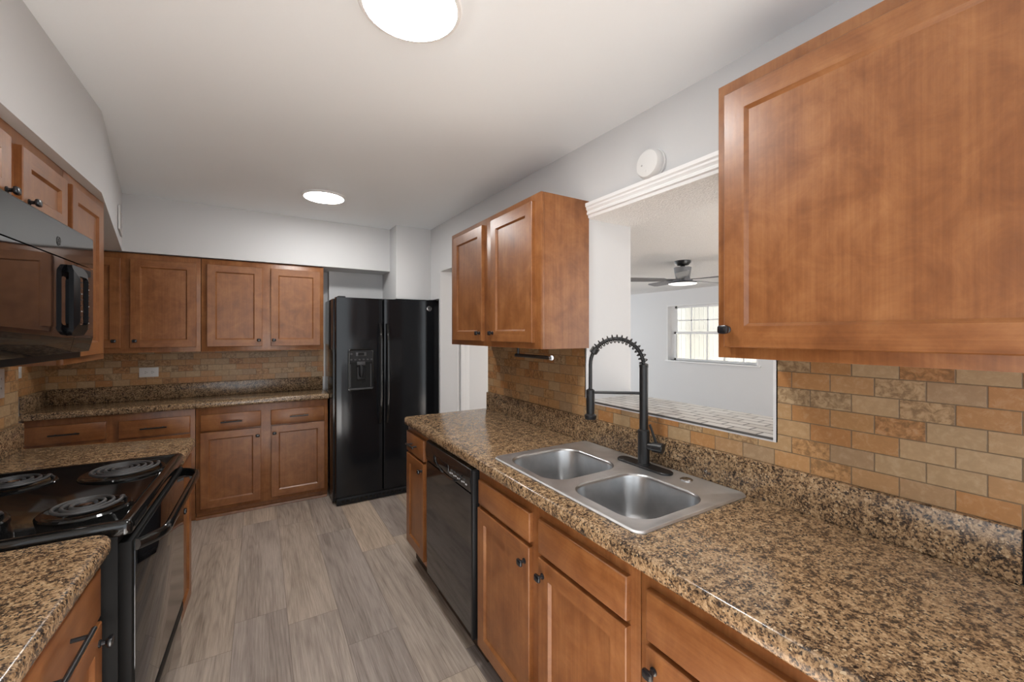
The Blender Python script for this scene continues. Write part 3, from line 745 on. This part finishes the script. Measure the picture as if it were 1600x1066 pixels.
bb = B(); bb.box((FXL+0.01, FY+0.01, 0.006), (FXR-0.01, FY+0.07, 0.066), M['plastic'], 0.006)
for k in range(22): bb.box((FXL+0.05+k*0.037, FY+0.004, 0.028), (FXL+0.07+k*0.037, FY+0.011, 0.045), M['range'])
bb.done('base_grille', t, weld=False)
for xx in (FXL+0.05, FXR-0.05):
    bb = B(); bb.box((xx-0.03, FY+0.012, FT-0.012), (xx+0.03, FY+0.11, FT+0.012), M['plastic'], 0.005); bb.done('hinge_cover', t)

# ------------------------------------------------------------------ range
RY0, RY1, RXF, RXB = 1.515, 2.258, -0.289, -0.925
t = thing('electric_range', 'black coil-burner electric range with oven door handle', 'range', (-0.62, 1.885, 0))
rm = M['range']
bb = B(); bb.box((RXB, RY0, 0.03), (RXF-0.028, RY1, 0.895), M['satin'], 0.002); bb.done('body', t)
bb = B(); Zc = 0.930
bb.loft([rrect(RXB+i, RXF-i, RY0-0.004+i, RY1+0.004-i, 0.016-min(i, 0.012), z, 5) for i, z in ((0.002, 0.893), (0, 0.897), (0, Zc-0.010), (0.004, Zc-0.002), (0.010, Zc), (0.022, Zc), (0.030, Zc-0.004), (0.034, Zc-0.008))], rm)
ctop = bb.done('cooktop', t, angle=50)
burn = [(-0.435, 2.068, 0.122, 0.098, 4), (-0.430, 1.690, 0.102, 0.078, 3), (-0.715, 2.072, 0.102, 0.078, 3), (-0.710, 1.690, 0.122, 0.098, 4)]
for (bx, by, rb, rc, nt) in burn:
    bb = B(); z = Zc-0.008
    bb.lathe((bx, by, z), (0, 0, 1), [(rb, 0.0005), (rb, 0.004), (rb-0.004, 0.0085), (rb-0.014, 0.008), (rb-0.022, 0.002), (rc*0.5, 0.0012), (0.001, 0.001)], rm, 40)
    d = bb.done('drip_bowl', ctop)
    bb = B(); pts = []; n_ = nt*36
    for k in range(n_+1):
        u_ = k/n_; r_ = 0.022+(rc-0.022)*u_; a_ = 2*pi*nt*u_ + 0.4; pts.append((bx+r_*cos(a_), by+r_*sin(a_), z+0.018))
    a_ = 2*pi*nt+0.4
    pts += [(bx+(rc+0.006)*cos(a_+.12), by+(rc+0.006)*sin(a_+.12), z+0.015), (bx+(rc+0.012)*cos(a_+.2), by+(rc+0.012)*sin(a_+.2), z+0.004)]
    bb.tube(pts, 0.0048, M['coil'], 8)
    for q in range(3):
        a_ = 2*pi*q/3+0.2; bb.box((bx-0.001, by-0.001, z+0.006), (bx+0.001, by+0.001, z+0.012), M['chrome'])
        bb.tube([(bx, by, z+0.011), (bx+rc*cos(a_), by+rc*sin(a_), z+0.011)], 0.0022, M['coil'], 6)
    bb.lathe((bx, by, z+0.012), (0, 0, 1), [(0.014, 0), (0.014, 0.007), (0.001, 0.0085)], M['chrome'] if nt == 3 else M['coil'], 18)
    bb.done('coil_burner', d, weld=False)
bb = B(); bb.loft([[(RXB, y, Zc-0.01), (RXB+0.06, y, Zc-0.01), (RXB+0.055, y, 1.06), (RXB+0.03, y, 1.075), (RXB, y, 1.075)] for y in (RY0, RY1)], rm); bg_ = bb.done('backguard', t)
for k in range(4):
    bb = B(); bb.lathe((RXB+0.057, RY0+0.1+0.05*k+(0.35 if k > 1 else 0), 1.0), (1, 0, 0), [(0.022, 0), (0.02, 0.018), (0.001, 0.02)], M['plastic'], 16); bb.done('control_knob', bg_)
# oven door (front face toward the aisle), vent strip, handle, drawer
bb = B(); bb.box((RXF-0.030, RY0+0.004, 0.300), (RXF, RY1-0.004, 0.872), M['satin'], 0.004); od = bb.done('oven_door', t)
bb = B(); bb.box((RXF-0.001, RY0+0.022, 0.315), (RXF+0.0025, RY1-0.012, 0.862), M['glass'], 0.001); bb.done('door_glass', od)
bb = B(); rings = []; n_ = 32
for k in range(n_+1):
    u_ = k/n_; y = RY0+0.022 + (RY1-RY0-0.044)*u_; e = min(u_, 1-u_)*2
    dd = 0.004 + 0.056*(1-(1-min(e/0.26, 1))**2.2); zz = 0.853 + 0.004*min(e/0.3, 1)
    rings.append([(RXF+dd+0.0105*cos(2*pi*i/14), y, zz+0.0165*sin(2*pi*i/14)) for i in range(14)])
bb.loft(rings, rm); bb.done('handle', od)
bb = B()
for k in range(14): bb.box((RXF-0.020, RY0+0.03+k*0.009, 0.899), (RXF+0.0006, RY0+0.034+k*0.009, 0.915), M['dark'])
bb.done('vent_slots', ctop, weld=False)
bb = B(); bb.box((RXF-0.030, RY0+0.004, 0.075), (RXF-0.006, RY1-0.004, 0.255), M['glass'], 0.005); bb.box((RXF-0.030, RY0+0.004, 0.258), (RXF, RY1-0.004, 0.296), M['satin'], 0.003); bb.done('storage_drawer', t, weld=False)
bb = B(); bb.box((RXF-0.09, RY0+0.02, 0.002), (RXF-0.06, RY1-0.02, 0.07), M['plastic']); bb.done('toe_panel', t)

t.rotation_euler = (0, 0, radians(-1.5))
# ------------------------------------------------------------------ microwave
MY0, MY1, MXF, MZ0, MZ1 = 1.468, 2.228, -0.562, 1.372, 1.806
t = thing('microwave', 'black over-the-range microwave mounted under the short wall cabinet', 'microwave', (-0.75, 1.85, MZ0))
MXF = -0.555
bb = B(); bb.box((-0.94, MY0, MZ0-0.024), (MXF-0.035, MY1, MZ1-0.001), M['plastic'], 0.002); bb.done('case', t)
bb = B()
bb.loft([[(MXF-0.035, y, MZ1-0.002), (MXF-0.002, y, MZ1-0.002), (MXF, y, MZ1-0.006), (MXF, y, 1.690), (MXF-0.035, y, 1.690)] for y in (MY0, MY1)], M['range']); vp_ = bb.done('vent_panel', t, angle=25)
bb = B()
badge(bb, (MXF+0.0012, 1.905, 1.738), 0.016, M['greyplastic'], lambda c, u_, v_: (c[0], c[1]-u_, c[2]+v_)); bb.done('round_badge', vp_, weld=False)
dY = 2.035
bb = B(); bb.loft([[(MXF-0.035, y, 1.686), (MXF, y, 1.686), (MXF, y, 1.425), (MXF-0.004, y, 1.405), (MXF-0.012, y, 1.372), (MXF-0.035, y, 1.368)] for y in (MY0, dY)], M['glass']); md = bb.done('door', t, angle=25)
bb = B(); bb.box((MXF, MY0+0.03, 1.462), (MXF+0.0008, dY-0.055, 1.66), M['glass']); bb.done('window', md)
bb = B(); bb.loft([[(MXF-0.035, y, 1.686), (MXF, y, 1.686), (MXF, y, 1.425), (MXF-0.004, y, 1.405), (MXF-0.012, y, 1.372), (MXF-0.035, y, 1.368)] for y in (dY+0.003, MY1)], M['glass']); kp = bb.done('keypad', t, angle=25)
bb = B()
for r_ in range(9):
    for c_ in range(3): bb.box((MXF-0.0005, dY+0.066+c_*0.036, 1.455+r_*0.021), (MXF+0.0006, dY+0.076+c_*0.036, 1.459+r_*0.021), M['greyplastic'] if (r_+c_) % 3 else M['mark'])
bb.box((MXF-0.0005, dY+0.055, 1.652), (MXF+0.0008, dY+0.165, 1.676), M['dark']); bb.done('key_markings', kp, weld=False)
# D-shaped door handle: flat loop standing proud
bb = B(); hy0, hy1, hz0, hz1 = 1.955, 2.085, 1.432, 1.672
out = rrect(hy0, hy1, hz0, hz1, 0.02, 0, 5); inn = rrect(hy0+0.026, hy1-0.026, hz0+0.036, hz1-0.036, 0.012, 0, 5)
def hx(y, z, e): return MXF + 0.004 + 0.036*(1-((z-(hz0+hz1)/2)/((hz1-hz0)/2))**2*0.75) + e
L0 = [[(hx(p[0], p[1], -0.012), p[0], p[1]) for p in out], [(hx(p[0], p[1], 0), p[0], p[1]) for p in out], [(hx(p[0], p[1], 0), p[0], p[1]) for p in inn], [(hx(p[0], p[1], -0.012), p[0], p[1]) for p in inn]]
bb.loft(L0 + [L0[0]], M['handle'], False, False)
for zz in (hz0+0.015, hz1-0.015): bb.box((MXF-0.001, hy0+0.02, zz-0.010), (hx(0, zz, -0.006), hy1-0.02, zz+0.010), M['handle'])
bb.done('handle', md, weld=True)
bb = B(); bb.box((-0.90, MY0+0.06, MZ0-0.030), (MXF-0.08, MY1-0.06, MZ0-0.024), M['brownpanel']); bb.done('underside_grille', t)

# ------------------------------------------------------------------ ceiling lights, detector, fan, small fixtures
def ceiling_light(x, y, r, label):
    z = ceil_z(x, y)
    t = thing('ceiling_light', label, 'light', (x, y, z), 'round ceiling lights')
    bb = B(); bb.lathe((x, y, z+0.004), (0, 0, -1), [(r+0.004, 0), (r+0.006, 0.008), (r+0.002, 0.015), (r-0.006, 0.017)], M['trim'], 48); bb.done('rim', t)
    bb = B(); bb.lathe((x, y, z-0.008), (0, 0, -1), [(r-0.007, 0), (r-0.008, 0.0045), (r-0.014, 0.0065), (r*0.8, 0.009), (r*0.5, 0.011), (0.001, 0.012)], M['lamp'], 48); bb.done('diffuser', t)
ceiling_light(0.378, 1.192, 0.144, 'lit round flush ceiling light above the sink end of the aisle')
ceiling_light(0.393, 3.235, 0.140, 'lit round flush ceiling light above the refrigerator end of the aisle')

t = thing('smoke_detector', 'round white smoke detector on the wall above the pass-through', 'smoke detector', (RW, 1.154, 2.130))
bb = B(); c0 = (RW-0.0006, 1.148, 2.126); bb.lathe(c0, (-1, 0, 0), [(0.062, 0), (0.063, 0.010), (0.059, 0.012), (0.056, 0.013), (0.056, 0.017), (0.060, 0.018)], M['white'], 40); bb.done('mounting_base', t)
bb = B(); bb.lathe((c0[0]-0.017, c0[1], c0[2]), (-1, 0, 0), [(0.060, 0), (0.0605, 0.006), (0.057, 0.020), (0.052, 0.026), (0.03, 0.029), (0.001, 0.0295)], M['white'], 40)
cv = bb.done('cover', t, weld=False)
bb = B()
for dz, rr in ((0.0245, 0.0588), (0.031, 0.0575), (0.037, 0.0555)):
    bb.tube([(c0[0]-dz, c0[1]+rr*cos(2*pi*i/40), c0[2]+rr*sin(2*pi*i/40)) for i in range(41)], 0.0010, M['slotgrey'], 5)
bb.done('vent_slots', cv, weld=False)
bb = B(); bb.lathe((c0[0]-0.044, c0[1]+0.022, c0[2]-0.004), (-1, 0, 0), [(0.004, 0), (0.004, 0.003), (0.001, 0.0035)], M['slotgrey'], 12); bb.lathe((c0[0]-0.0455, c0[1]+0.004, c0[2]-0.028), (-1, 0, 0), [(0.006, 0), (0.006, 0.002), (0.001, 0.0025)], M['white'], 12); bb.done('test_button', cv, weld=False)

# fan
cx, cy, cz = 4.55, 3.35, 2.35
t = thing('ceiling_fan', 'grey ceiling fan with light hanging in the room beyond the pass-through', 'fan', (cx, cy, cz))
G_ = M['grey_fan']
bb = B(); bb.lathe((cx, cy, cz), (0, 0, -1), [(0.098, 0), (0.095, 0.02), (0.07, 0.052), (0.03, 0.06), (0.018, 0.085)], M['black'], 28); bb.done('canopy', t)
bb = B(); bb.lathe((cx, cy, cz-0.078), (0, 0, -1), [(0.02, 0), (0.105, 0.004), (0.098, 0.06), (0.085, 0.13), (0.09, 0.15), (0.12, 0.165), (0.12, 0.19), (0.05, 0.195)], G_, 32); bb.done('motor_housing', t)
bb = B(); bb.lathe((cx, cy, cz-0.262), (0, 0, -1), [(0.10, 0), (0.165, 0.008), (0.178, 0.018), (0.174, 0.022)], M['black'], 36); bb.done('light_pan', t)
bb = B(); bb.lathe((cx, cy, cz-0.283), (0, 0, -1), [(0.172, 0), (0.15, 0.010), (0.10, 0.016), (0.001, 0.018)], M['fanlamp'], 36); bb.done('light_diffuser', t)
for q in range(5):
    a_ = radians(84 + 72*q + 60); bb = B(); d_ = Vector((cos(a_), sin(a_), 0)); s_ = Vector((-sin(a_), cos(a_), 0)); rings = []
    for (r_, w_, dz) in ((0.10, 0.022, 0), (0.20, 0.024, 0), (0.24, 0.055, 0), (0.45, 0.066, 0.004), (0.66, 0.07, 0.008), (0.71, 0.05, 0.008)):
        c_ = Vector((cx, cy, cz-0.235+dz)) + d_*r_; tl = 0.20
        rings.append([c_ + s_*(w_*i) + Vector((0, 0, w_*i*tl + k*0.004)) for i, k in ((-1, -1), (1, -1), (1, 1), (-1, 1))])
    bb.loft(rings, G_); bb.done('blade', t)

# towel holder under the mid cabinet
t = thing('towel_bar', 'black towel bar fixed under the wall cabinet beside the pass-through', 'towel bar', (1.13, 1.65, 1.366))
bb = B(); bb.tube([(1.13, 1.80, 1.3675), (1.13, 1.80, 1.333)], 0.0065, M['black'], 10); bb.lathe((1.13, 1.80, 1.3675), (0, 0, -1), [(0.016, 0), (0.016, 0.003), (0.008, 0.004)], M['black'], 14); bb.done('bracket', t, weld=False)
bb = B(); bb.lathe((1.13, 1.825, 1.328), (0, -1, 0), [(0.006, 0), (0.009, 0.004), (0.009, 0.30)], M['black'], 14); bb.done('bar', t)
bb = B(); bb.lathe((1.13, 1.525, 1.328), (0, -1, 0), [(0.0095, 0), (0.012, 0.002), (0.012, 0.010), (0.001, 0.012)], M['chrome'], 16); bb.done('end_cap', t)

def outlet(name, label, side, plane, a, z, w, h, kind):
    F = mapper(side, plane); t = thing(name, label, 'outlet' if kind != 'switch' else 'switch', F(a, z, 0))
    bb = B(); fbox(bb, F, a-w/2, a+w/2, z-h/2, z+h/2, 0.0005, 0.006, M['white'], 0.002); pl = bb.done('cover_plate', t)
    if kind == 'h':
        for k in (-1, 1):
            bb = B(); c_ = a+k*0.020
            seg = 16; bb.loft([[F(c_+0.0165*cos(2*pi*i/seg), z+0.014*sin(2*pi*i/seg), d_) for i in range(seg)] for d_ in (0.004, 0.0072)], M['white'])
            for dz in (-0.006, 0.006): bb.box(F(c_-0.005, z+dz-0.0012, 0.006), F(c_+0.003, z+dz+0.0012, 0.0076), M['dark'])
            bb.box(F(c_+0.007, z-0.002, 0.006), F(c_+0.011, z+0.002, 0.0076), M['dark']); bb.done('socket', pl, weld=False)
    elif kind == 'v':
        for k in (-1, 1):
            bb = B(); c_ = z+k*0.020
            bb.box(F(a-0.0165, c_-0.014, 0.004), F(a+0.0165, c_+0.014, 0.0072), M['white'], 0.002)
            for da in (-0.006, 0.006): bb.box(F(a+da-0.0012, c_-0.004, 0.006), F(a+da+0.0012, c_+0.005, 0.0076), M['dark'])
            bb.done('socket', pl, weld=False)
    else:
        bb = B(); fbox(bb, F, a-0.006, a+0.006, z-0.012, z+0.012, 0.004, 0.012, M['white'], 0.001); bb.done('toggle', pl)
    return t
outlet('wall_outlet', 'white sideways outlet in the tile above the back counter', 'B', 4.314, -0.752, 1.131, 0.118, 0.076, 'h')
outlet('wall_outlet', 'large white wall plate on the tiles beside the range, under the microwave', 'L', -0.944, 2.622, 1.226, 0.075, 0.125, 'v')
outlet('light_switch', 'small white wall plate in the tiled recess, around the corner from the range wall', 'L', -1.324, 3.91, 1.20, 0.075, 0.10, 'switch')

# vent grille on the slanted soffit
d_ = Vector((-0.835+0.60, 3.95-2.561, 0)).normalized(); nrm = Vector((d_.y, -d_.x, 0))
t0 = Vector((-0.60, 2.561, 0)) + d_*1.12; t = thing('air_vent', 'small white air vent on the slanted wall above the corner cabinets', 'vent', (t0.x, t0.y, 2.16))
bb = B()
def vb(u0, u1, z0, z1, n0, n1, m):
    bb.loft([[t0+d_*u+nrm*n+Vector((0, 0, z)) for u, z in ((u0, z0), (u1, z0), (u1, z1), (u0, z1))] for n in (n0, n1)], m)
for (u0, u1, z0, z1) in ((-.15, .15, 2.10, 2.115), (-.15, .15, 2.235, 2.25), (-.15, -.135, 2.115, 2.235), (.135, .15, 2.115, 2.235)): vb(u0, u1, z0, z1, 0.0005, 0.008, M['white'])
vb(-.135, .135, 2.115, 2.235, 0.0005, 0.0012, M['dark']); bb.done('grille_frame', t, weld=False)
bb = B()
for k in range(7): vb(-.135, .135, 2.119+k*0.017, 2.129+k*0.017, 0.0015, 0.006, M['white'])
bb.done('louvre_slats', t, weld=False)
